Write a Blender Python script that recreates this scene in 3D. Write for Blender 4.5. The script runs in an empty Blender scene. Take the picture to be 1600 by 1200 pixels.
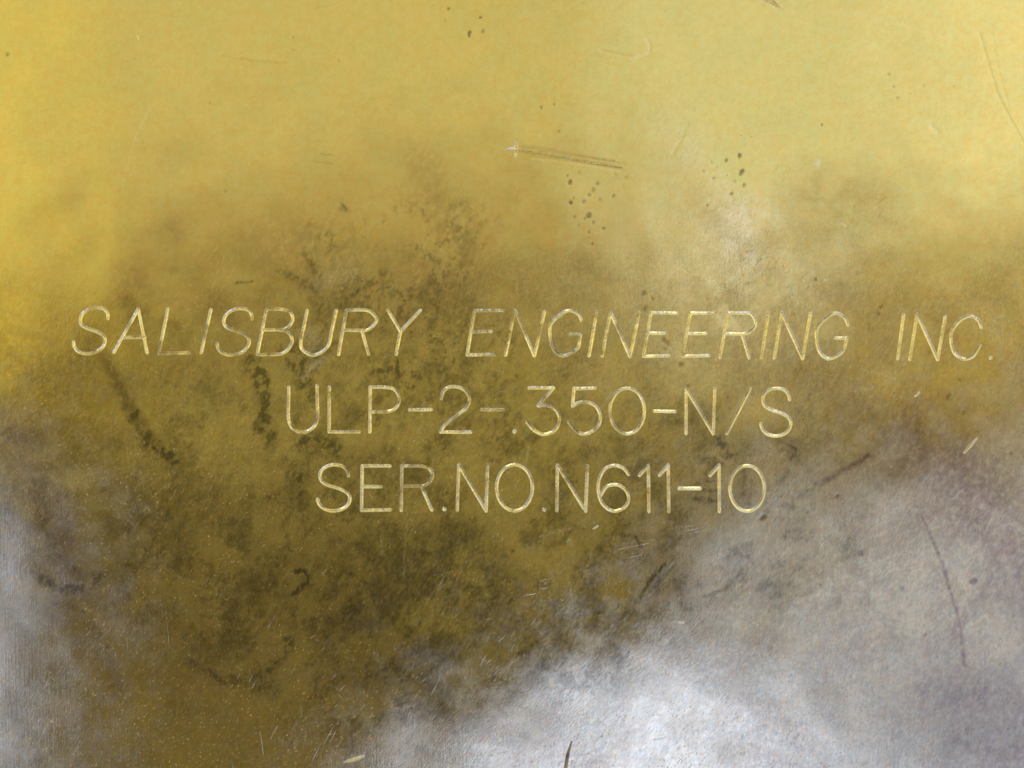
import bpy, math
import numpy as np

# ------------------------------------------------------------------ scene, camera, world, lamps
S = 16000.0                      # photograph pixels per metre on the plate (frame = 100 x 75 mm)
def W(px, py, z=0.0):
    return ((px-800.0)/S, (600.0-py)/S, z)

scn = bpy.context.scene
COL = scn.collection
scn.view_settings.view_transform = 'Standard'
scn.view_settings.look = 'None'
scn.view_settings.exposure = 0.0
scn.view_settings.gamma = 1.0

CAM_H = 0.13
cam_d = bpy.data.cameras.new('camera')
cam_d.sensor_width = 36.0
cam_d.lens = 36.0*CAM_H/0.1
cam_d.clip_start = 0.005
cam_d.clip_end = 20.0
cam = bpy.data.objects.new('camera', cam_d)
cam.location = (0, 0, CAM_H)
COL.objects.link(cam)
scn.camera = cam

wd = bpy.data.worlds.new("World")
scn.world = wd
wd.use_nodes = True
bg = wd.node_tree.nodes['Background']
bg.inputs['Color'].default_value = (1.000, 0.800, 0.400, 1)
bg.inputs['Strength'].default_value = 0.075

def lamp(name, px, py, H, sx, sy, power, color, shape='RECTANGLE', rot=0.0, aim=None):
    """area lamp hung H metres above the plate, where the plate mirrors it at photo pixel (px, py)"""
    ld = bpy.data.lights.new(name, 'AREA')
    ld.shape = shape
    ld.size = sx; ld.size_y = sy
    ld.energy = power
    ld.color = color
    o = bpy.data.objects.new(name, ld)
    x, y, _ = W(px, py)
    k = 1.0 + H/CAM_H
    o.location = (x*k, y*k, H)
    o.rotation_euler = (0, 0, math.radians(rot))
    if aim is not None:
        import mathutils
        d = mathutils.Vector(aim)-o.location
        o.rotation_euler = d.to_track_quat('-Z', 'Y').to_euler()
    COL.objects.link(o)
    return o

def L(name, cx, cy, wpx, hpx, rad, color, H=0.45, rot=0, shape='RECTANGLE'):
    """size in mirrored photo pixels, brightness as radiance"""
    k = (1.0 + H/CAM_H)/S
    sx, sy = wpx*k, hpx*k
    area = sx*sy*(math.pi/4 if shape == 'ELLIPSE' else 1)
    m = max(color); rad = rad*m; color = tuple(c/m for c in color)
    return lamp(name, cx, cy, H, sx, sy, rad*area*math.pi, color, shape, rot)

# room and window light as added lamp tiles, fitted to what the brass mirrors
def box(name, x0, x1, y0, y1, color, rot=0):
    L(name, (x0+x1)/2, (y0+y1)/2, x1-x0, y1-y0, 1.0, color, rot=rot)
box('reflection_tile', -900, 130, -1000, 400, (0.84, 0.81, 0.60))
box('reflection_tile', 140, 900, -1000, 270, (0.70, 0.71, 0.72))
box('reflection_tile', 910, 1400, -1000, 330, (0.80, 0.90, 1.25))
box('reflection_tile', 1410, 2300, -1000, 380, (1.02, 1.10, 1.55))
box('reflection_tile', -900, 130, 410, 640, (0.82, 0.745, 0.34))
box('reflection_tile', 140, 1000, 290, 470, (0.54, 0.49, 0.46), rot=-3)
box('cool_reflection_tile', 1030, 1270, 345, 520, (1.120, 1.265, 2.479), rot=0)  # added tile that brightens one lobe of the overhead reflection
box('reflection_tile', 1285, 2300, 400, 655, (0.60, 0.54, 0.42), rot=0)
box('reflection_tile', 190, 1262, 535, 720, (0.53, 0.515, 0.40), rot=2)
def strip(name, u0, u1, v0, v1, color, rot=22, ox=1000, oy=1110):
    c, q = math.cos(math.radians(rot)), math.sin(math.radians(rot))
    u, v = (u0+u1)/2, (v0+v1)/2
    L(name, ox+u*c+v*q, oy-u*q+v*c, u1-u0, v1-v0, 1.0, color, rot=rot)
box('reflection_tile', 70, 640, 770, 1500, (0.175, 0.165, 0.165))  # dim fill tile added to lift the lower left reflection
box('reflection_tile', 660, 1000, 765, 985, (0.37, 0.36, 0.31))  # another added fill, brightening the gap at lower centre
strip('cool_reflection_tile', -380, 240, 15, 560, (1.62, 2.22, 9.0), rot=16)  # cool tiles added and turned to shape the sheen's diagonal edge
strip('cool_reflection_tile', 0, 700, 0, 540, (0.52, 0.70, 2.9), rot=10, ox=1300, oy=1030)
strip('cool_reflection_tile', 0, 800, 0, 190, (0.85, 1.05, 3.4), rot=10, ox=1120, oy=835)
box('cool_reflection_tile', -500, -10, 770, 1500, (0.82, 1.12, 4.6), rot=4)

def side(name, x, y, z, sx, sy, rad, color):  # unseen side lamps added to brighten the groove walls
    return lamp(name, 800+x*S/(1+z/CAM_H), 600-y*S/(1+z/CAM_H), z, sx, sy, rad*sx*sy*math.pi, color, aim=(0, 0, 0))
side('groove_fill', -0.75, 0.10, 0.42, 0.7, 0.5, 1.25, (1.0, 0.88, 0.60))
side('groove_fill', 0.75, 0.20, 0.42, 0.7, 0.5, 1.25, (1.0, 0.88, 0.62))
side('groove_fill', 0.05, 0.80, 0.40, 0.8, 0.4, 1.2, (1.0, 0.90, 0.62))
side('groove_fill', 0.21, -0.70, 0.42, 0.24, 0.26, 6.0, (1.0, 0.98, 0.92))  # small bright lamp added for glints on the horizontal strokes
side('groove_fill', -0.35, -0.75, 0.42, 0.5, 0.4, 1.3, (1.0, 0.88, 0.58))

# ------------------------------------------------------------------ numpy noise
def _hash(ix, iy, seed):
    n = (ix.astype(np.int64)*374761393 + iy.astype(np.int64)*668265263 + seed*1442695041) & 0xffffffff
    n = ((n ^ (n >> 13))*1274126177) & 0xffffffff
    n = ((n ^ (n >> 16))*2246822519) & 0xffffffff
    return ((n ^ (n >> 15)) & 0xffffff)/float(0xffffff)
def vnoise(x, y, seed=0):
    ix = np.floor(x); iy = np.floor(y)
    fx = x-ix; fy = y-iy
    fx = fx*fx*fx*(fx*(fx*6-15)+10); fy = fy*fy*fy*(fy*(fy*6-15)+10)
    a = _hash(ix, iy, seed); b = _hash(ix+1, iy, seed)
    c = _hash(ix, iy+1, seed); d = _hash(ix+1, iy+1, seed)
    return (a*(1-fx)+b*fx)*(1-fy)+(c*(1-fx)+d*fx)*fy
def fbm(x, y, scale, seed=0, octv=4, ang=0.0, stretch=1.0, gain=0.55):
    """0..1 noise, feature size `scale` pixels, stretched along direction ang (degrees, image sense: y down)"""
    a = math.radians(ang)
    u = (x*math.cos(a)+y*math.sin(a))/(scale*stretch)
    v = (-x*math.sin(a)+y*math.cos(a))/scale
    s = 0; amp = 1; tot = 0
    for k in range(octv):
        c, q = math.cos(0.7*k), math.sin(0.7*k)
        if stretch != 1.0: c, q = 1.0, 0.0
        s = s+amp*vnoise((u*c-v*q)*2**k+17.3*k, (u*q+v*c)*2**k-9.1*k, seed+k*31)
        tot += amp; amp *= gain
    return s/tot
def sstep(a, b, x):
    t = np.clip((x-a)/(b-a), 0, 1)
    return t*t*(3-2*t)

# ------------------------------------------------------------------ curves and grooves (pixel units)
def arc(cx, cy, rx, ry, a0, a1, n=14, skew=0.0):
    """angles in degrees, 0 = right, 90 = up"""
    out = []
    for k in range(n+1):
        a = math.radians(a0+(a1-a0)*k/n)
        y = -ry*math.sin(a)
        out.append((cx+rx*math.cos(a)-skew*y, cy+y))
    return out
def smooth(pts, n=6):
    """Catmull-Rom through the points"""
    p = [pts[0]]+list(pts)+[pts[-1]]
    out = []
    for i in range(1, len(p)-2):
        p0, p1, p2, p3 = [np.array(q, float) for q in p[i-1:i+3]]
        for k in range(n):
            t = k/n
            out.append(tuple(0.5*((2*p1)+(-p0+p2)*t+(2*p0-5*p1+4*p2-p3)*t*t+(-p0+3*p1-3*p2+p3)*t**3)))
    out.append(tuple(pts[-1]))
    return out

def seg_field(X, Y, polys, w):
    """distance to polylines; polys = list of (points, widths or None). Returns signed field d - w (smallest) and the ratio d/w"""
    phi = np.full(X.shape, 1e9)
    for pts, ws in polys:
        n = len(pts)
        for i in range(max(n-1, 1)):
            x0, y0 = pts[i]; x1, y1 = pts[min(i+1, n-1)]
            w0 = ws[i] if ws else w; w1 = ws[min(i+1, n-1)] if ws else w
            dx, dy = x1-x0, y1-y0
            l2 = dx*dx+dy*dy
            t = np.clip(((X-x0)*dx+(Y-y0)*dy)/l2, 0, 1) if l2 > 0 else np.zeros(X.shape)
            d = np.hypot(X-x0-t*dx, Y-y0-t*dy)
            phi = np.minimum(phi, d-(w0+(w1-w0)*t))
    return phi

K = 0.20      # italic slant of the first line
def glyphs():
    G = []
    def add(kind, ch, line, *strokes, w=2.15):
        G.append(dict(kind=kind, ch=ch, line=line, polys=[(list(s), None) for s in strokes], w=w))
    def Sg(x0, x1, y0, y1, sk=0.0):
        # letter S traced in a unit box, then slanted
        u = [(0.90, 0.24), (0.86, 0.13), (0.74, 0.035), (0.52, 0.0), (0.30, 0.03), (0.14, 0.12), (0.09, 0.24), (0.14, 0.36), (0.30, 0.44),
             (0.55, 0.50), (0.78, 0.57), (0.92, 0.67), (0.93, 0.80), (0.82, 0.92), (0.62, 0.99), (0.42, 1.0), (0.22, 0.96), (0.07, 0.86), (0.02, 0.75)]
        h = y1-y0; wd_ = (x1-x0)-sk*h*0.55
        return smooth([(x0+wd_*a+sk*h*(1-b)*0.92-sk*h*0.25*(0), y0+h*b) for a, b in u], 3)
    # ---- line 1 (slanted)
    add('letter', 'S', 1, Sg(111, 172, 480.5, 552.5, K))
    add('letter', 'A', 1, [(178, 550.5), (216, 483), (230, 551)], [(194, 527.5), (226.5, 527)])
    add('letter', 'L', 1, [(262.5, 482.5), (248.5, 552.5), (296, 551)])
    add('letter', 'I', 1, [(329.5, 484), (314.5, 551.5)])
    add('letter', 'S', 1, Sg(335, 397, 482, 554.5, K))
    add('letter', 'B', 1, [(402, 554), (416.5, 483), (438, 483)]+smooth([(438, 483), (451, 486), (457.5, 496), (454, 507), (444, 514.5), (434, 515.5)], 4)+[(409, 515.5)],
        smooth([(434, 515.5), (449, 519), (456.5, 530), (453, 542), (442, 552), (430, 554)], 4)+[(402, 554)])
    add('letter', 'U', 1, smooth([(480, 485), (475, 510), (470, 535), (473, 547), (488, 555), (504, 549), (514, 537), (519, 514), (525.5, 485)], 4))
    add('letter', 'R', 1, [(529, 554), (541.5, 485), (561, 484)]+smooth([(561, 484), (577, 486), (588.5, 498), (584, 508), (574, 515.5), (564, 516.5)], 4)+[(538, 516)],
        [(565.5, 517), (576, 554)])
    add('letter', 'Y', 1, [(606, 485), (626, 518), (619, 553.5)], [(626, 518), (657, 485)])
    add('letter', 'E', 1, [(786, 485), (741.5, 485.5), (730, 554.5), (772.5, 554)], [(736, 518.5), (767.5, 518)])
    add('letter', 'N', 1, [(790, 555), (804.5, 485), (835, 556), (851, 487)])
    def Gg(sx, sy, tx, ty, lx, ly, bx, by, rx, ry, ux, uy, ix):
        return smooth([(sx, sy), (sx-5, sy-11), (tx, ty), (tx-15, ty+8), (lx+1, ly-12), (lx, ly+5), (lx+5, by-10), (bx, by), (rx, ry), (ux-2, uy+10), (ux, uy)], 4)+[(ix, uy)]
    add('letter', 'G', 1, Gg(909, 502, 889, 485, 859.5, 519, 880, 556, 902, 545, 907.5, 522, 890))
    add('letter', 'I', 1, [(932.5, 487), (920.5, 556)])
    add('letter', 'N', 1, [(941, 556), (954, 488), (984.5, 557.5), (999, 488)])
    add('letter', 'E', 1, [(1057.5, 489), (1017.5, 488.5), (1005.5, 556.5), (1046, 556)], [(1011, 520.5), (1041, 520.5)])
    add('letter', 'E', 1, [(1118, 489), (1079, 489), (1066.5, 556.5), (1107.5, 555.5)], [(1074, 521), (1103, 521)])
    add('letter', 'R', 1, [(1125, 558.5), (1137.5, 489), (1160, 489)]+smooth([(1160, 489), (1173, 490), (1181, 504), (1177, 514), (1168, 520.5), (1158, 521.5)], 4)+[(1132, 521)],
        [(1159.5, 522), (1170.5, 559)])
    add('letter', 'I', 1, [(1200.5, 491), (1190, 558.5)])
    add('letter', 'N', 1, [(1210, 559), (1221.5, 489), (1254, 560.5), (1266.5, 490)])
    add('letter', 'G', 1, Gg(1325, 508, 1306, 489, 1276, 525, 1295.5, 560.5, 1315, 551, 1323, 528, 1305))
    add('letter', 'I', 1, [(1412, 492), (1402.5, 560.5)])
    add('letter', 'N', 1, [(1421.5, 561.5), (1433, 491), (1465, 562), (1477, 494.5)])
    add('letter', 'C', 1, smooth([(1533, 511), (1528, 500), (1516, 494), (1501, 500), (1488, 516), (1486, 533), (1491, 551), (1506, 561), (1521, 556), (1531, 540)], 4))
    add('full_stop', '.', 1, [(1547.5, 559.3)], w=2.6)
    # ---- line 2
    add('letter', 'U', 2, smooth([(451.5, 605), (451, 632), (451, 655), (457, 669), (471, 675.5), (487, 670), (496, 656), (496, 630), (495.5, 603)], 4))
    add('letter', 'L', 2, [(514.5, 605), (514.5, 674.8), (561, 675)])
    add('letter', 'P', 2, [(578, 675), (578.5, 605), (603, 605)]+smooth([(603, 605), (617, 609), (624, 624), (618, 638), (605, 643.5)], 5)+[(578.5, 643.5)])
    add('dash', '-', 2, [(640, 640.5), (674, 640)])
    add('digit', '2', 2, smooth([(689.5, 623), (692, 613), (699, 606), (708, 604), (720, 606), (730, 614), (733.5, 626), (728, 638), (715, 648), (700, 659), (692, 668), (688.5, 675)], 4)+[(735.5, 675.3)])
    add('dash', '-', 2, [(752.5, 640), (786, 640.5)])
    add('full_stop', '.', 2, [(804, 674)], w=3.0)
    add('digit', '3', 2, [(826.5, 606), (865, 606), (841, 634)]+smooth([(841, 634), (853, 633.5), (866, 638), (874, 651), (872, 665), (863, 675), (848, 678.5), (834, 672), (823, 659)], 4))
    add('digit', '5', 2, [(930, 606.5), (897, 607), (894.5, 634.5)]+smooth([(894.5, 634.5), (906, 628.5), (920, 629), (932, 636), (938, 650), (936, 663), (927, 673), (912, 678), (899, 673), (888, 659)], 4))
    add('digit', '0', 2, arc(980, 642, 27, 35.5, 0, 360, 40))
    add('dash', '-', 2, [(1022.5, 642.3), (1055, 642.8)])
    add('letter', 'N', 2, [(1072, 677.5), (1072, 607.5), (1114.5, 678), (1117, 608)], w=2.0)
    add('slash', '/', 2, [(1136, 677.5), (1172.5, 607.5)], w=1.9)
    add('letter', 'S', 2, Sg(1187.5, 1239, 606.5, 681, 0.0))
    # ---- line 3
    add('letter', 'S', 3, Sg(495, 550, 726, 798, 0.0))
    add('letter', 'E', 3, [(609, 728), (566, 728), (565, 797.5), (610, 796.5)], [(565.5, 760.5), (596, 760.5)])
    add('letter', 'R', 3, [(627, 797.5), (627.8, 728), (657, 728)]+smooth([(657, 728), (670, 732), (676, 743), (671, 754), (660, 759.5)], 4)+[(627.5, 760)], [(658, 760), (674.5, 797)])
    add('full_stop', '.', 3, [(694, 795.5)], w=3.0)
    add('letter', 'N', 3, [(714.5, 797.5), (717, 727), (759.5, 798.5), (762, 727)])
    add('letter', 'O', 3, arc(804, 762, 28, 36, 0, 360, 40))
    add('full_stop', '.', 3, [(850, 796)], w=2.8)
    add('letter', 'N', 3, [(870, 798), (871, 727), (915, 799), (918, 728)])
    add('digit', '6', 3, smooth([(982.5, 741), (973, 731), (959, 727), (945, 733), (937, 747), (934.5, 763), (938, 781), (947, 793), (960, 798.5), (974, 794), (982, 783), (980, 769), (970, 759.5), (959, 757), (947, 761), (939.5, 773)], 4))
    add('digit', '1', 3, [(999.5, 742.5), (1013, 727), (1014, 799)])
    add('digit', '1', 3, [(1030.5, 742.5), (1044, 727), (1045, 799)])
    add('dash', '-', 3, [(1061.5, 763), (1094, 763)], w=2.4)
    add('digit', '1', 3, [(1109.5, 743), (1123.5, 727), (1124, 799)])
    add('digit', '0', 3, arc(1167.5, 763, 27, 35.5, 0, 360, 40))
    return G
GL = glyphs()
# nicks and gouges cut into the metal: (kind, label, points, half widths, depth)
NICKS = [
 ('gouge', 'long shallow gouge running right from the bright nick', [(800, 236), (830, 238), (880, 247), (930, 256), (972, 262)], [1.1, .8, .6, .5, .3], 0.3),
 ('nick', 'bright cross-shaped nick at the head of the gouge', [(806, 217), (807, 232), (805, 246)], [0.8, 3.4, 0.8], 1.2),
 ('nick', 'bright nick', [(788, 234), (797, 233), (806, 232)], [0.8, 2.4, 2.8], 1.0),
 ('nick', 'silvery diagonal nick in the brown stain', [(1506, 707), (1514, 698), (1526, 685)], [1.4, 2.3, 0.7], 0.9),
 ('nick', 'short bright nick', [(1430, 618), (1436, 613)], [1.6, 1.0], 0.8),
 ('nick', 'bright nick at the lower edge', [(538, 1191), (552, 1187), (568, 1181)], [1.0, 2.8, 1.4], 1.0),
 ('nick', 'bright nick at the upper edge', [(1196, 0), (1207, 3), (1216, 10), (1226, 16)], [2.6, 3.2, 2.0, 1.2], 1.0),
 ('gouge', 'dark double gouge on the grey area', [(1010, 936), (1025, 915), (1038, 897), (1054, 876)], [1.0, 2.8, 2.2, 0.9], 1.1),
 ('gouge', 'dark short gouge at the lower edge', [(884, 1199), (887, 1180), (893, 1159)], [2.2, 2.0, 0.8], 1.2),
 ('nick', 'tiny bright nick', [(215, 55), (216, 62)], [1.4, 0.8], 0.8),
 ('nick', 'tiny bright nick', [(1060, 972), (1068, 973)], [0.7, 1.1], 0.8),
 ('nick', 'tiny bright nick', [(927, 826), (934, 822)], [0.6, 1.0], 0.8),
 ('nick', 'tiny bright nick', [(1178, 973), (1184, 976)], [1.1, 0.7], 0.8),
 ('nick', 'tiny bright nick', [(1316, 349), (1321, 353)], [1.1, 0.6], 0.7),
 ('nick', 'tiny bright nick', [(1288, 437), (1292, 439)], [1.0, 0.7], 0.7),
]
for kind, lab, pts, ws, dep in NICKS:
    GL.append(dict(kind=kind, ch=None, line=0, label=lab, polys=[(pts, ws)], w=0.0, depth=dep))

# ------------------------------------------------------------------ marks on the plate (stains, spots, shallow relief)
SPOTS = [  # x, y, radius, strength
 (846,168,2.6,.8),(866,163,2.2,.7),(873,206,3,.5),(886.5,275,2.2,.7),(891,285,4.6,.9),(905,270,2.5,.3),(933,287,4,.6),(926,297,4,.5),(920,304,3.6,.5),
 (892,316.5,4.4,1),(896,309,1.6,.6),(912,315,3.4,.6),(937,312,3,.45),(958,307,3.6,.6),(919,337,5.4,.75),(914,341,3,.6),(897,339,2,.6),(904,352,2.6,.5),(926.5,348,3,.6),
 (943,357,3.6,.7),(920,363,2.6,.9),(925,381,2.8,.7),(962,273,2,.4),(978,278,4,.35),(1155,243,4.4,1),(1135,250,3.6,1),(1159,268,4.8,1),(1157,272,3.6,.8),
 (1162.5,289,4,1),(1142.5,303,3,.9),(1115,278,3,.7),(1099,268,2.6,.4),(1147.5,283,2.6,.5),(1136,274,1.8,.7),(1105,320.6,2.4,.6),(1112,253,2,.5),(1120,261,2.2,.4),
 (1158,212,1.7,.6),(1174,214,1.7,.6),(1005,458,5,.75),(1019,467,3,.7),(1008,482,4.6,.7),(701,13.5,3.4,.8),(696,32,2.6,.5),(751,27,3,.8),(733.5,51,4.6,.95),(733,55,3.4,.9),(754.6,49,4,.7),
 (1389,116,2,.6),(1397,135,2,.6),(1444,134,2,.6),(1423,146,1.8,.5),(1403,152,2.4,.6),(1491,135,2,.5),(1451,152,1.8,.4),(1284,195,2.6,.9),(1275,437,3.2,1),
 (1377,480,3.6,.8),(1373,490,3,.8),(1037,531,5,.6),(1043,536,4.4,.6),(1039,546,3,.5),(1064,571,5.6,.7),(1482,619,5,.7),(1480,624,3.6,.6),(1505.5,645,4,.6),
 (1499,594,3,.6),(1452,551,3,.6),(1579,708,4,.6),(1499,730,3,.3),(12,85,3.6,.6),(458,58,2,.7),(459,78,2,.5),(530,95,1.8,.6),(328,161,1.8,.6),(353,299,2,.5),(536,325,7,.35),
 (1075,604,3,.7),(1121,655,3,.7),(937,856,8,.42),(1050,847,7,.42),(935,956,5,.6),(1192,808,6.5,1.0),(1308,775,3.6,.5),(1244,930,3,.4),(1262,800,3,.5),
 (801,861,4,.7),(420,778,3,.5),(607,668,4,.6),(668,690,3.6,.5),(590,625,8,.45),(210,748,5,.45),(380,785,6,.35),(510,930,8,.3),(410,958,9,.3),(1240,945,2.4,.4),(1035,800,3,.3),
]
RED = [(1345,865,6,.8),(1520,908,7.5,.8),(1410,920,4,.7),(1405,957,6,.35),(1446,992,3.6,.6),(1168,870,5,.5),(1378,868,2.6,.4),(1308,775,5,.5),(1195,800,6,.4),(1412,812,3,.5),(1228,840,3,.5),(1225,878,3,.35)]
RS = np.random.RandomState(7)
# ---- a smear is a polyline with a width and a strength; (points, half width px, strength, ragged)
DARK = [
 ([(168,566),(185,598),(205,640)], 9, .45), ([(205,640),(225,678),(248,703),(272,716)], 12, .85), ([(264,712),(284,706),(300,694)], 4, .5),
 ([(250,590),(292,572),(338,590)], 16, .35), ([(392,566),(412,605),(412,655),(420,690)], 15, .85), ([(370,560),(398,590)], 12, .4),
 ([(456,545),(470,580),(480,612)], 20, .75), ([(498,540),(492,575)], 10, .7), ([(470,690),(500,688),(522,700)], 16, .8), ([(505,712),(470,700)], 10, .5),
 ([(462,742),(470,772)], 11, .75), ([(440,420),(500,460),(498,490)], 10, .5), ([(478,395),(500,440),(498,500)], 9, .5), ([(540,470),(560,455),(585,440)], 6, .6),
 ([(600,430),(612,460)], 11, .5), ([(555,560),(585,590)], 15, .4), ([(580,582),(612,576)], 5, .7), ([(620,560),(622,590)], 4, .8), ([(650,480),(720,500)], 20, .4), ([(690,460),(700,520)],14,.4),
 ([(600,520),(650,560)], 22, .35), ([(540,560),(548,620)], 14, .35), ([(835,470),(840,480)], 10, .4), ([(880,580),(884,590)], 9, .55), ([(870,700),(880,710)], 22, .45), ([(830,690),(850,740)], 18, .35),
 ([(465,893),(476,893),(481,907),(470,918),(458,930)], 5, 1.0), ([(440,912),(450,906)], 4, .5), ([(448,838),(452,850)], 7, .45),
 ([(312,961),(330,964),(355,956),(388,934)], 2.4, .45), ([(300,975),(330,1008),(360,1012),(395,996),(420,968)], 3.0, .5), ([(285,975),(320,1015),(350,1020)], 7, .25),
 ([(300,1035),(350,1062),(400,1056),(440,1030),(458,1000)], 10, .6), ([(448,1000),(452,1006)], 10, .7), ([(380,1060),(400,1066)], 12, .5), ([(400,950),(412,960)], 10, .35),
 ([(50,758),(66,815),(92,868),(120,892)], 8, .4), ([(56,898),(95,918),(130,920),(158,900)], 11, .6), ([(150,896),(192,876),(222,840)], 4, .35), ([(110,942),(150,985),(180,1050)], 9, .35),
 ([(195,890),(215,925),(250,955)], 5, .35), ([(222,880),(255,940)], 4, .3),
 ([(570,905),(600,942),(640,950)], 14, .6), ([(630,895),(700,940),(740,950)], 26, .5), ([(625,942),(650,975)], 14, .6), ([(560,1020),(540,1060)], 34, .38), ([(640,1050),(690,1080)], 22, .5),
 ([(520,880),(580,915)], 5, .5), ([(470,960),(520,905),(560,880)], 4, .3), ([(700,850),(760,880)], 34, .3), ([(600,840),(680,850)], 30, .3),
 ([(812,1022),(835,1006),(858,988)], 5, .65), ([(870,1000),(900,995)], 10, .35), ([(985,968),(1005,965)], 12, .35), ([(1112,928),(1132,921),(1146,908),(1157,896)], 3.0, .55),
 ([(1000,932),(1018,905),(1040,880)], 3, .9), ([(1016,926),(1036,902),(1050,882)], 2.4, .8), ([(1030,960),(1045,942)], 3, .45),
 ([(1118,686),(1140,712)], 13, .7), ([(1100,716),(1128,724)], 7, .5), ([(1095,766),(1125,768)], 4, .5), ([(1086,780),(1122,783)], 6, .6), ([(1100,752),(1116,752)], 3, .5), ([(1160,740),(1166,790)], 9, .45), ([(1174,750),(1172,775)], 5, .4),
 ([(970,836),(992,840),(1000,852)], 5, .6), ([(895,820),(915,830)], 8, .35), ([(1055,795),(1072,806)], 6, .45), ([(1230,695),(1245,705),(1236,718)], 4, .7), ([(1215,690),(1250,690)],7,.4),
 ([(1100,640),(1124,660)], 4, .4), ([(885,818),(860,845)], 4, .25), ([(1240,1060),(1320,960),(1370,900)], 10, .22), ([(1400,990),(1380,1040)], 30, .25), ([(1365,955),(1410,985)], 12, .3),
 ([(1440,1090),(1600,1080)], 42, .24), ([(1480,1150),(1600,1160)], 40, .28), ([(820,905),(790,880)], 16, .3), ([(715,805),(700,830)], 14, .35), ([(790,500),(800,505)],8,.3), ([(1430,870),(1445,990)], 5, .12),
 ([(535,322),(545,330)], 5, .5), ([(370,442),(394,440)], 3, .6), ([(500,240),(525,244)], 2, .3), ([(490,252),(520,256)], 2, .3), ([(350,88),(410,96),(450,98)], 3.2, .25),
 ([(0,1080),(40,1150),(60,1200)], 26, .3), ([(0,620),(10,680)], 10, .3), ([(760,900),(800,940)], 26, .3), ([(990,1050),(1010,1060)], 18, .12)]
BROWN = [
 ([(815,236),(880,245),(930,254),(968,261)], 2.8, .5), ([(812,230),(860,238),(960,252)], 1.8, .4),
 ([(1276,758),(1300,746),(1330,728),(1358,712)], 4.4, 1.05), ([(1440,806),(1458,846),(1474,886),(1488,935),(1500,975),(1507,1040)], 3.0, .85),
 ([(1600,815),(1560,885),(1530,935),(1490,990)], 12, .45), ([(1420,690),(1500,750),(1540,800)], 64, .6), ([(1500,760),(1560,820),(1600,900)], 60, .6), ([(1330,640),(1480,640)], 50, .28),
 ([(1440,800),(1520,800)], 22, .5), ([(1460,1080),(1600,1110)], 45, .35), ([(1500,1160),(1600,1190)], 26, .35), ([(1290,440),(1340,510),(1420,480)], 44, .18), ([(0,490),(60,560),(120,640)], 70, .2), ([(200,440),(210,500)], 28, .35),
 ([(150,480),(120,560)], 30, .25), ([(165,560),(200,630),(240,690)], 10, .5), ([(20,640),(80,820),(130,930)], 30, .3), ([(110,950),(180,1080)], 30, .3), ([(330,470),(360,490)], 20, .35), ([(270,350),(280,370)], 14, .25),
 ([(0,530),(60,600)], 18, .3), ([(630,410),(700,440)], 36, .3), ([(660,260),(690,330),(740,400)], 36, .25), ([(420,380),(490,370),(480,420)], 34, .3), ([(1060,620),(1090,780)], 40, .12), ([(1340,800),(1390,840)], 40, .2),
 ([(1400,1000),(1450,1010)], 26, .15), ([(1220,690),(1250,700)], 12, .5), ([(250,1020),(330,1100)], 60, .18), ([(1200,560),(1300,600)], 50, .25)]
RUB = [ ([(165,560),(190,610),(222,668),(270,716)], 15, .42), ([(395,560),(410,640),(424,700)], 22, .35), ([(455,545),(475,620)], 26, .35), ([(465,690),(525,700)], 22, .35),
 ([(60,760),(85,850),(120,898),(170,900)], 13, .34), ([(55,900),(110,925),(170,905),(215,850)], 8, .36), ([(110,942),(150,1000),(185,1070)], 12, .3), ([(195,880),(225,935),(262,962)], 6, .3),
 ([(312,961),(332,965),(358,955),(390,932),(402,915)], 3, .5), ([(298,978),(325,1005),(355,1014),(392,998),(424,964),(440,930)], 4, .5), ([(270,960),(305,1010),(350,1030),(400,1018)], 10, .28),
 ([(298,1033),(345,1062),(400,1058),(442,1030),(460,998)], 14, .42), ([(380,1085),(440,1070),(490,1020),(520,960)], 12, .26), ([(470,985),(520,920),(570,885)], 8, .28), ([(560,900),(600,945),(660,965)], 16, .34),
 ([(620,890),(690,935),(760,955)], 30, .3), ([(1100,932),(1132,922),(1148,906),(1160,890)], 3.4, .5), ([(1240,1060),(1310,985),(1375,905)], 14, .22), ([(700,820),(690,960)], 40, .18), ([(520,1080),(700,1060)], 46, .2) ]
PALE = [ ([(505,560),(480,580),(474,590)], 5, .6), ([(480,520),(490,540)], 14, .5), ([(1150,345),(1150,400)], 34, .32), ([(1050,200),(1080,240)], 34, .2), ([(540,430),(500,440)], 16, .35), ([(890,845),(892,850)], 5, .8), ([(845,838),(890,826)], 2.5, .4),
 ([(1120,280),(1130,300)], 18, .18), ([(1540,500),(1600,580)], 20, .2), ([(1180,700),(1200,712)], 10, .12), ([(925,660),(955,613)], 2, .4), ([(820,730),(826,700)], 2, .5), ([(1325,612),(1400,596),(1345,577)], 1.6, .25),
 ([(1330,18),(1480,60)], 2, .15), ([(1010,62),(1014,82),(985,92)], 2, .35), ([(190,300),(210,220),(240,160)], 1.6, .3), ([(636,800),(630,900)], 1.6, .35), ([(1276,255),(1278,257)], 5, .6), ([(1455,200),(1458,202)],6,.25) ]
DENT = [ ([(1530,50),(1550,120),(1565,160),(1600,225)], 2.2, .2), ([(1548,40),(1560,110),(1576,165)], 1.6, .12), ([(812,229),(880,240),(975,258)], 3.0, .10), ([(830,246),(890,253),(972,266)], 1.6, .10), ([(1455,196),(1465,206)], 5, .2),
 ([(1365,325),(1385,310)], 1.4, .15), ([(1075,195),(1052,240)], 2, .3), ([(1235,10),(1245,18),(1256,12)], 5, .5), ([(1170,2),(1190,8)], 5, .5), ([(1210,0),(1232,14)], 6, .6), ([(1010,60),(1016,76),(1000,90),(940,80)], 2, .25) ]

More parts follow.
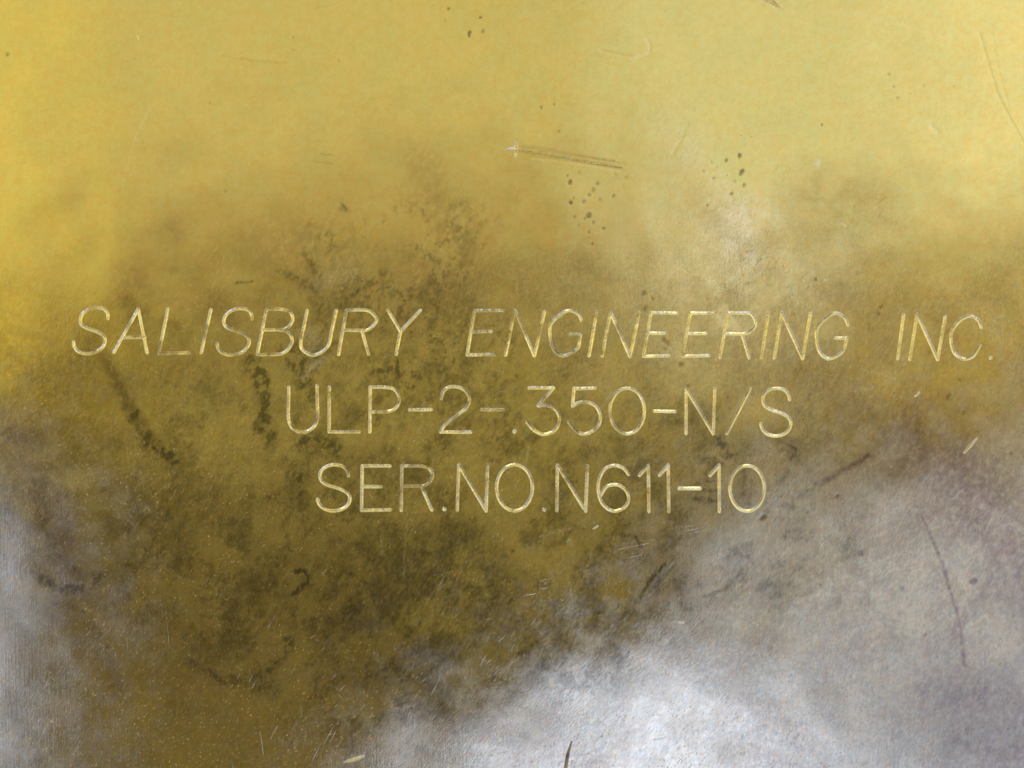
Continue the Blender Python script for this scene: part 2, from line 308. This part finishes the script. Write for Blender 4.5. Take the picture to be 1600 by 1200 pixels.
def poly_mask(X, Y, items, ragged=0.5, soft=1.0):
    M = np.zeros(X.shape)
    for pts, w, s in items:
        pad = w*2.6+14
        xs = [p[0] for p in pts]; ys = [p[1] for p in pts]
        sel = np.nonzero((X > min(xs)-pad) & (X < max(xs)+pad) & (Y > min(ys)-pad) & (Y < max(ys)+pad))[0]
        if len(sel) == 0: continue
        x = X[sel]; y = Y[sel]
        wob = min(w*0.9, 12)
        xx = x+(fbm(x, y, max(w*1.1, 5), 11)-.5)*wob*2*ragged
        yy = y+(fbm(x, y, max(w*1.1, 5), 12)-.5)*wob*2*ragged
        p = smooth(pts, 5) if len(pts) > 2 else pts
        d = seg_field(xx, yy, [(p, None)], 0.0)
        m = np.exp(-(d/(w*soft))**2*0.9)
        br = fbm(x, y, max(4.5, w*0.45), 13, 4, ang=-58, stretch=1.7)
        m = m*(1-min(ragged, .2+w*.06)*0.85*(1-sstep(.28, .64, br)))*s
        M[sel] = np.maximum(M[sel], m)
    return M

def spot_mask(X, Y, items):
    M = np.zeros(X.shape)
    for k, (cx, cy, r, s) in enumerate(items):
        pad = r*2.2+3
        sel = np.nonzero((abs(X-cx) < pad) & (abs(Y-cy) < pad))[0]
        if len(sel) == 0: continue
        x = X[sel]-cx; y = Y[sel]-cy
        a = math.radians(-60+RS.uniform(-25, 25))
        u = x*math.cos(a)+y*math.sin(a); v = -x*math.sin(a)+y*math.cos(a)
        e = RS.uniform(1.0, 1.35)
        d = np.hypot(u/e, v*e)+(fbm(X[sel], Y[sel], r*1.1, 40+k, 2)-.5)*r*0.7
        M[sel] = np.maximum(M[sel], s*(1-sstep(r*0.42, r*1.12, d)))
    return M

def fields(X, Y):
    """grime, tarnish, rubbed, spot, relief (px)"""
    spot = spot_mask(X, Y, SPOTS)
    red = spot_mask(X, Y, RED)
    dark = poly_mask(X, Y, [(p, w, min(1.25, q*(1.15 if w < 6 else 1.15))) for p, w, q in DARK], 0.85)
    dark = np.maximum(dark, poly_mask(X, Y, RUB, 0.22))
    brown = poly_mask(X, Y, BROWN, 0.45)
    pale = poly_mask(X, Y, PALE, 0.6)
    dent = poly_mask(X, Y, DENT, 0.15, 0.8)
    # general handling stain over the middle of the plate, ragged
    n1 = fbm(X, Y, 150, 3, 5); n2 = fbm(X, Y, 46, 5, 4); n3 = fbm(X, Y, 13, 8, 4, ang=-55, stretch=1.6, gain=.7)
    n4 = fbm(X, Y, 30, 21, 4, ang=88, stretch=2.4)
    e = np.hypot((X-620)/520.0, (Y-840)/420.0)
    zone = 1-sstep(.55, 1.15, e+(n1-.5)*.9)
    zone2 = 1-sstep(.5, 1.1, np.hypot((X-620)/250.0, (Y-520)/220.0)+(n1-.5)*.8)
    mott = sstep(.40, .74, n2*.45+n3*.55)
    dark = np.maximum(dark, zone*(mott*.46+.13))
    low = 1-sstep(.3, 1.05, np.hypot((X-640)/260.0, (Y-930)/210.0)+(n1-.5)*.9)
    dark = np.maximum(dark, low*(.34+.36*sstep(.34, .70, n2*.4+n3*.6)))
    dark = np.maximum(dark, zone2*(sstep(.36, .70, n4*.4+n3*.6)*.50+.06))
    e2 = 1-sstep(.6, 1.1, np.hypot((X-1130)/330.0, (Y-830)/220.0)+(n1-.5)*.7)
    dark = np.maximum(dark, e2*sstep(.48, .74, n3*.6+n2*.4)*.5)
    fine = sstep(.46, .68, fbm(X, Y, 8, 55, 3, ang=-60, stretch=1.5, gain=.8))*sstep(.40, .58, n2)
    dark = np.maximum(dark, np.maximum(zone2, low)*fine*.58)
    dark = np.maximum(dark, zone*fine*.5)
    # scatter of fine pinpricks everywhere
    pin = sstep(.80, .90, fbm(X, Y, 5.5, 77, 2))
    dark = np.maximum(dark, pin*.22*(.3+zone))
    top = sstep(560, 300, Y+(n1-.5)*260-0.10*(800-X))
    tarn = (1-top)*(.38+.5*(n2-.3))+.10*n1
    tarn = np.clip(tarn, 0, 1)
    brown = np.maximum(brown, red)
    relief = -dent*1.1-spot*0.15+(fbm(X, Y, 240, 61, 3)-.5)*3.6+(fbm(X, Y, 60, 62, 2)-.5)*.25
    return dark, tarn, brown, pale, spot, relief

# ------------------------------------------------------------------ marching squares split of a tensor grid
def split_grid(xs, ys, phi, keep_positive):
    """polygons of the grid where phi > 0 (or < 0). Returns px coordinates and faces (loop arrays)"""
    nx, ny = len(xs), len(ys)
    s = phi if keep_positive else -phi
    ins = s > 0
    c00 = ins[:-1, :-1]; c10 = ins[:-1, 1:]; c11 = ins[1:, 1:]; c01 = ins[1:, :-1]
    cnt = c00.astype(int)+c10+c11+c01
    XX, YY = np.meshgrid(xs, ys)
    idx = np.arange(nx*ny).reshape(ny, nx)
    j, i = np.nonzero(cnt == 4)
    quads = np.stack([idx[j, i], idx[j+1, i], idx[j+1, i+1], idx[j, i+1]], 1)   # y down in pixels: this order faces up
    extra = []; cache = {}
    polys = []
    def cut(a, b):
        key = (a, b) if a < b else (b, a)
        if key in cache: return cache[key]
        ja, ia = divmod(key[0], nx); jb, ib = divmod(key[1], nx)
        va, vb = s[ja, ia], s[jb, ib]
        t = va/(va-vb); t = min(max(t, .02), .98)
        extra.append((xs[ia]+(xs[ib]-xs[ia])*t, ys[ja]+(ys[jb]-ys[ja])*t))
        cache[key] = nx*ny+len(extra)-1
        return cache[key]
    for j, i in zip(*np.nonzero((cnt > 0) & (cnt < 4))):
        c = [(j, i), (j+1, i), (j+1, i+1), (j, i+1)]
        out = []
        for k in range(4):
            a, b = c[k], c[(k+1) % 4]
            ia, ib = a[0]*nx+a[1], b[0]*nx+b[1]
            if ins[a]: out.append(ia)
            if ins[a] != ins[b]: out.append(cut(ia, ib))
        if len(out) >= 3: polys.append(out)
    P = np.concatenate([np.stack([XX.ravel(), YY.ravel()], 1), np.array(extra).reshape(-1, 2)])
    loops = np.concatenate([quads.ravel()]+[np.array(p) for p in polys]) if polys else quads.ravel()
    sizes = np.concatenate([np.full(len(quads), 4), np.array([len(p) for p in polys], int)])
    used = np.zeros(len(P), bool); used[loops] = True
    remap = np.cumsum(used)-1
    return P[used], remap[loops].astype(np.int32), sizes.astype(np.int32)

def make_mesh(name, co, loops, sizes, mat, smooth_shade=True):
    me = bpy.data.meshes.new(name)
    me.vertices.add(len(co)); me.vertices.foreach_set('co', np.asarray(co, np.float32).ravel())
    me.loops.add(len(loops)); me.loops.foreach_set('vertex_index', np.asarray(loops, np.int32))
    st = np.concatenate([[0], np.cumsum(sizes)[:-1]]).astype(np.int32)
    me.polygons.add(len(sizes)); me.polygons.foreach_set('loop_start', st)
    me.polygons.foreach_set('loop_total', np.asarray(sizes, np.int32))
    me.polygons.foreach_set('use_smooth', np.full(len(sizes), smooth_shade))
    me.update(calc_edges=True)
    me.validate()
    me.materials.append(mat)
    o = bpy.data.objects.new(name, me)
    COL.objects.link(o)
    return o

# ------------------------------------------------------------------ materials
class N:
    def __init__(s, name):
        s.m = bpy.data.materials.new(name); s.m.use_nodes = True
        s.t = s.m.node_tree; s.b = s.t.nodes['Principled BSDF']
        tc = s.t.nodes.new('ShaderNodeTexCoord')
        mp = s.t.nodes.new('ShaderNodeMapping'); mp.inputs['Scale'].default_value = (S, S, S)
        s.t.links.new(tc.outputs['Object'], mp.inputs['Vector'])
        s.P = mp.outputs['Vector']          # plate coordinates in photo pixels
    def link(s, a, b): s.t.links.new(a, b)
    def setin(s, sock, v):
        if isinstance(v, bpy.types.NodeSocket): s.link(v, sock)
        else: sock.default_value = v
    def noise(s, size, ang=0, stretch=1.0, detail=2.0, rough=.5, off=0.0, out='Fac', dist=0.0):
        mp = s.t.nodes.new('ShaderNodeMapping')
        mp.vector_type = 'TEXTURE'
        mp.inputs['Rotation'].default_value = (0, 0, math.radians(ang))
        mp.inputs['Scale'].default_value = (size*stretch, size, size)
        mp.inputs['Location'].default_value = (off, off*.7, 0)
        s.link(s.P, mp.inputs['Vector'])
        n = s.t.nodes.new('ShaderNodeTexNoise')
        n.inputs['Scale'].default_value = 1.0
        n.inputs['Detail'].default_value = detail; n.inputs['Roughness'].default_value = rough
        n.inputs['Distortion'].default_value = dist
        s.link(mp.outputs['Vector'], n.inputs['Vector'])
        return n.outputs[out]
    def ramp(s, v, a, b, lo=0.0, hi=1.0):
        r = s.t.nodes.new('ShaderNodeMapRange'); r.interpolation_type = 'SMOOTHSTEP'
        r.inputs['From Min'].default_value = a; r.inputs['From Max'].default_value = b
        r.inputs['To Min'].default_value = lo; r.inputs['To Max'].default_value = hi
        s.setin(r.inputs['Value'], v); return r.outputs['Result']
    def math(s, op, a, b=0.0, c=0.0, clamp=False):
        n = s.t.nodes.new('ShaderNodeMath'); n.operation = op; n.use_clamp = clamp
        s.setin(n.inputs[0], a); s.setin(n.inputs[1], b); s.setin(n.inputs[2], c); return n.outputs[0]
    def mix(s, f, a, b, mode='MIX'):
        n = s.t.nodes.new('ShaderNodeMix'); n.data_type = 'RGBA'; n.blend_type = mode
        s.setin(n.inputs[0], f); s.setin(n.inputs[6], a if isinstance(a, bpy.types.NodeSocket) else (*a, 1)); s.setin(n.inputs[7], b if isinstance(b, bpy.types.NodeSocket) else (*b, 1))
        return n.outputs[2]
    def attr(s, name, out='Fac'):
        n = s.t.nodes.new('ShaderNodeAttribute'); n.attribute_name = name; return n.outputs[out]
    def bump(s, h, dist, strength=1.0, prev=None):
        n = s.t.nodes.new('ShaderNodeBump')
        n.inputs['Strength'].default_value = strength; n.inputs['Distance'].default_value = dist/S
        s.link(h, n.inputs['Height'])
        if prev is not None: s.link(prev, n.inputs['Normal'])
        return n.outputs['Normal']

def plate_material():
    n = N('worn_brass'); b = n.b
    grime = n.attr('grime'); tarn = n.attr('tarnish'); brown = n.attr('brown'); pale = n.attr('rubbed'); spot = n.attr('spot')
    fleck = n.noise(2.5, ang=58, stretch=2.4, detail=2, rough=.6)
    brush = n.noise(2.6, ang=91, stretch=26, detail=2, off=33)
    mid = n.noise(9, ang=60, stretch=1.5, detail=4, rough=.65, off=91)
    blot = n.noise(34, detail=4, rough=.6, off=7)
    hue = n.noise(13, detail=3, rough=.7, off=55)
    hue2 = n.noise(55, detail=3, rough=.6, off=155)
    col = n.mix(n.ramp(hue2, .35, .68), (.80, .615, .165), (.75, .615, .170))
    col = n.mix(n.ramp(hue, .38, .66), col, n.mix(1.0, col, (1.0, .93, .80), 'MULTIPLY'))
    # thin brown tarnish film
    tf = n.math('MULTIPLY', tarn, n.ramp(mid, .30, .68, .72, 1.12), clamp=True)
    col = n.mix(tf, col, n.mix(n.ramp(hue, .35, .65), (.36, .285, .085), (.39, .275, .085)))
    col = n.mix(n.math('MULTIPLY', brown, n.ramp(mid, .32, .62, .5, 1.15), clamp=True), col, n.mix(n.ramp(blot, .35, .65), (.30, .165, .06), (.30, .20, .07)))
    fine = n.noise(5.0, ang=57, stretch=1.7, detail=3, rough=.7, off=210)
    gf = n.ramp(n.math('MULTIPLY', grime, n.math('ADD', n.math('MULTIPLY', fine, 1.5), .28)), .03, 1.0, 0, .80)
    col = n.mix(gf, col, (.105, .09, .028))
    col = n.mix(n.math('MULTIPLY', pale, n.ramp(fleck, .35, .6, .3, 1.0), clamp=True), col, (.86, .74, .42))
    col = n.mix(n.math('MULTIPLY', spot, .85), col, (.19, .135, .035))
    speck = n.ramp(n.noise(3.2, ang=60, stretch=1.6, detail=1, off=610), .66, .76)
    col = n.mix(n.math('MULTIPLY', n.math('MULTIPLY', speck, tarn), .55, clamp=True), col, (.17, .135, .05))
    # brushed grain lightens and darkens the film a little
    g = n.math('ADD', n.math('MULTIPLY', n.ramp(fleck, .25, .75, -.5, .5), n.math('MULTIPLY_ADD', tarn, .27, .03)), n.math('MULTIPLY', n.ramp(brush, .25, .75, -.5, .5), n.math('MULTIPLY_ADD', tarn, .10, .01)))
    g = n.math('ADD', g, 1.0)
    gc = n.t.nodes.new('ShaderNodeCombineColor')
    for k in range(3): n.link(g, gc.inputs[k])
    col = n.mix(1.0, col, gc.outputs[0], 'MULTIPLY')
    gl = n.t.nodes.new('ShaderNodeBsdfAnisotropic'); gl.distribution = 'BECKMANN'
    n.link(col, gl.inputs['Color'])
    n.link(gl.outputs[0], n.t.nodes['Material Output'].inputs['Surface'])
    n.t.nodes.remove(b)
    r = n.math('ADD', n.math('MULTIPLY', tf, .05), .185)
    r = n.math('ADD', r, n.ramp(blot, .3, .7, -.025, .035))
    n.link(r, gl.inputs['Roughness'])
    patch = n.ramp(n.noise(120, detail=3, rough=.6, off=900), .35, .65, .45, 1.1)
    amp = n.math('MULTIPLY', n.math('MULTIPLY_ADD', tarn, 1.0, .12), patch)
    nr = n.bump(n.math('MULTIPLY', fleck, amp), .115)
    nr = n.bump(n.math('MULTIPLY', brush, n.math('ADD', amp, .10)), .07, prev=nr)
    nr = n.bump(n.math('MULTIPLY', mid, amp), .06, prev=nr)
    # scattered hairline scratches in several directions
    hair = None
    for k, (ang, size, st, lo) in enumerate(((62, 1.8, 22, .74), (48, 1.8, 12, .75), (96, 2.0, 60, .75), (12, 2.2, 30, .76), (135, 1.9, 20, .77))):
        h = n.ramp(n.noise(size, ang=ang, stretch=st, detail=0, off=1000+77*k), lo, lo+.08)
        h = n.math('MULTIPLY', h, n.ramp(n.noise(90, detail=2, off=2000+91*k), .50, .68))
        hair = h if hair is None else n.math('MAXIMUM', hair, h)
    nr = n.bump(hair, .06, prev=nr)
    spark = n.ramp(n.noise(2.1, ang=55, stretch=2.6, detail=0, off=400), .76, .84)
    nr = n.bump(n.math('MULTIPLY', spark, tarn), .55, prev=nr)
    n.link(nr, gl.inputs['Normal'])
    return n.m

def groove_material(name, c1, c2, rough):
    n = N(name); b = n.b
    f = n.noise(3.2, ang=50, stretch=2.2, detail=3, rough=.6)
    f2 = n.noise(26, detail=2, off=12)
    col = n.mix(n.ramp(f, .32, .66), c1, c2)
    col = n.mix(n.ramp(f2, .35, .7), col, n.mix(1.0, col, (.86, .82, .74), 'MULTIPLY'))
    lip = n.attr('grime')
    col = n.mix(n.math('MULTIPLY', lip, n.ramp(f2, .3, .6, .6, 1.1), clamp=True), col, (.44, .34, .10))
    n.link(col, b.inputs['Base Color'])
    b.inputs['Metallic'].default_value = 1.0
    n.link(n.ramp(f, .3, .7, rough-.06, rough+.08), b.inputs['Roughness'])
    nr = n.bump(f, .35)
    n.link(nr, b.inputs['Normal'])
    return n.m

M_PLATE = plate_material()
M_CUT = groove_material('freshly_cut_brass', (1.0, .87, .33), (.92, .76, .22), .27)
M_NICK = groove_material('bright_scraped_brass', (.90, .76, .30), (.82, .66, .22), .30)
M_OLD = groove_material('dull_scored_brass', (.56, .42, .10), (.78, .60, .15), .26)
M_DARK = groove_material('blackened_brass', (.15, .12, .06), (.30, .24, .12), .38)

# ------------------------------------------------------------------ the plate
STEP = 2.0
def axis(a, b, lo, hi):
    mid = list(np.arange(a, b+.01, STEP))
    out, s, v = [], STEP, a
    while v > lo:
        s = min(s*1.25, 30); v -= s; out.append(max(v, lo))
    o2, s, v = [], STEP, mid[-1]
    while v < hi:
        s = min(s*1.25, 30); v += s; o2.append(min(v, hi))
    return np.array(out[::-1]+mid+o2)
X0, X1, Y0, Y1 = -900.0, 2500.0, -780.0, 1980.0
xs = axis(-24, 1624, X0, X1); ys = axis(-24, 1224, Y0, Y1)
phi = np.full((len(ys), len(xs)), 50.0)
for g in GL:
    allp = np.array([p for pl, _ in g['polys'] for p in pl])
    pad = 14
    i0, i1 = np.searchsorted(xs, [allp[:, 0].min()-pad, allp[:, 0].max()+pad])
    j0, j1 = np.searchsorted(ys, [allp[:, 1].min()-pad, allp[:, 1].max()+pad])
    XX, YY = np.meshgrid(xs[i0:i1], ys[j0:j1])
    phi[j0:j1, i0:i1] = np.minimum(phi[j0:j1, i0:i1], seg_field(XX, YY, g['polys'], g['w']))
P, loops, sizes = split_grid(xs, ys, phi, True)
dark, tarn, brown, pale, spot, relief = fields(P[:, 0], P[:, 1])
RELIEF0 = relief
THICK = 0.005
co = np.stack([(P[:, 0]-800)/S, (600-P[:, 1])/S, relief/S], 1)
# skirt: rounded edge, side walls and underside, sharing the border vertices
border = []
onb = {}
for k in np.nonzero((P[:, 0] <= X0) | (P[:, 0] >= X1) | (P[:, 1] <= Y0) | (P[:, 1] >= Y1))[0]:
    onb[k] = P[k]
top_e = sorted([k for k in onb if P[k, 1] <= Y0], key=lambda k: P[k, 0])
right_e = sorted([k for k in onb if P[k, 0] >= X1], key=lambda k: P[k, 1])
bot_e = sorted([k for k in onb if P[k, 1] >= Y1], key=lambda k: -P[k, 0])
left_e = sorted([k for k in onb if P[k, 0] <= X0], key=lambda k: -P[k, 1])
ring = top_e[:-1]+right_e[:-1]+bot_e[:-1]+left_e[:-1]
nr_ = len(ring)
rc = co[ring]
cen = np.array([(X0+X1)/2, (Y0+Y1)/2]); cw = np.array([(cen[0]-800)/S, (600-cen[1])/S])
newv = []
for off, z in ((0.0003, -0.0001), (0.0005, -0.0005), (0.0005, -THICK)):
    v = rc.copy()
    v[:, 0] += np.sign(v[:, 0]-cw[0])*off*(np.abs(np.abs(rc[:, 0]-cw[0])-(X1-X0)/2/S) < 1e-6)
    v[:, 1] += np.sign(v[:, 1]-cw[1])*off*(np.abs(np.abs(rc[:, 1]-cw[1])-(Y1-Y0)/2/S) < 1e-6)
    v[:, 2] = z
    newv.append(v)
base = len(co)
co = np.concatenate([co]+newv)
rings = [np.array(ring)]+[base+nr_*k+np.arange(nr_) for k in range(3)]
sk = []
for a, b2 in zip(rings[:-1], rings[1:]):
    sk.append(np.stack([a, np.roll(a, -1), np.roll(b2, -1), b2], 1))
sk = np.concatenate(sk)
loops = np.concatenate([loops, sk.ravel(), rings[-1]])
sizes = np.concatenate([sizes, np.full(len(sk), 4), [nr_]])
plate = make_mesh('brass_plate', co, loops, sizes, M_PLATE)
extra_n = len(co)-len(P)
for nm, arr in (('grime', dark), ('tarnish', tarn), ('brown', brown), ('rubbed', pale), ('spot', spot)):
    a = plate.data.attributes.new(nm, 'FLOAT', 'POINT')
    a.data.foreach_set('value', np.concatenate([arr, np.full(extra_n, .2)]).astype(np.float32))
plate['label'] = 'worn brass plate engraved with three lines of lettering, stained brown and black'
plate['category'] = 'metal plate'

def plate_relief(x, y):
    return (fbm(x, y, 240, 61, 3)-.5)*3.6+(fbm(x, y, 60, 62, 2)-.5)*.25-poly_mask(x, y, DENT, 0.15, 0.8)*1.1

# ------------------------------------------------------------------ the engraving, one part per character
RIM = 0.7
NAMES = dict(letter='engraved_letter', digit='engraved_digit', dash='engraved_dash', slash='engraved_slash', full_stop='engraved_full_stop', nick='nick', gouge='gouge')
ORD = {1: 'top', 2: 'middle', 3: 'bottom'}
for gi, g in enumerate(GL):
    allp = np.array([p for pl, _ in g['polys'] for p in pl])
    st = 0.8
    gx = np.arange(allp[:, 0].min()-9, allp[:, 0].max()+9, st); gy = np.arange(allp[:, 1].min()-9, allp[:, 1].max()+9, st)
    XX, YY = np.meshgrid(gx, gy)
    ph = seg_field(XX, YY, g['polys'], g['w'])
    P2, lp, sz = split_grid(gx, gy, ph-RIM, False)
    x, y = P2[:, 0], P2[:, 1]
    d = seg_field(x, y, g['polys'], g['w'])       # -w .. RIM
    d = d+(fbm(x, y, 14, 500+gi, 3)-.5)*.9
    wmax = g['w'] if g['w'] > 0 else max(g['polys'][0][1])
    dep = g.get('depth', 1.15)*(0.75+0.5*fbm(x, y, 22, 90+gi, 2))
    t = np.clip(1+d/wmax, 0, 1)                     # 0 at the centreline of the widest stroke, 1 at the lip
    z = -dep*(1-np.sqrt(t*t+.008)*.996)*(.92+.16*fbm(x, y, 9, 150+gi, 2))
    burr = np.exp(-((d-.3)/.35)**2)*.13*(.4+1.2*fbm(x, y, 6, 200+gi, 2))
    lift = .06*(1-sstep(RIM*.7, RIM, d))+.02
    z = z+burr+lift+(fbm(x, y, 2.6, 300+gi, 2, ang=-50, stretch=2)-.5)*(.32 if g['kind'] != 'gouge' else .08)*(1-sstep(-.5, .5, d))
    z = z+plate_relief(x, y)
    c3 = np.stack([(x-800)/S, (600-y)/S, z/S], 1)
    mat = M_CUT
    if g['kind'] == 'nick': mat = M_NICK
    if g['kind'] == 'gouge': mat = M_DARK if 'dark' in g['label'] else M_OLD
    o = make_mesh(NAMES[g['kind']], c3, lp, sz, mat)
    o.parent = plate
    gz = sstep(.52, .70, fbm(x, y, 26, 700+gi, 3))*.8+.4*sstep(.6, .8, fbm(x, y, 7, 800+gi, 2))
    gz = gz*(1-sstep(900, 1200, x)*.7)
    at = o.data.attributes.new('grime', 'FLOAT', 'POINT'); at.data.foreach_set('value', gz.astype(np.float32))
    if g['ch']:
        word = {'letter': 'letter', 'digit': 'digit', 'dash': 'dash', 'slash': 'slash', 'full_stop': 'full stop'}[g['kind']]
        o['label'] = 'engraved %s%s in the %s line' % (word, ' '+g['ch'] if word in ('letter', 'digit') else '', ORD[g['line']])
    else:
        o['label'] = g['label']
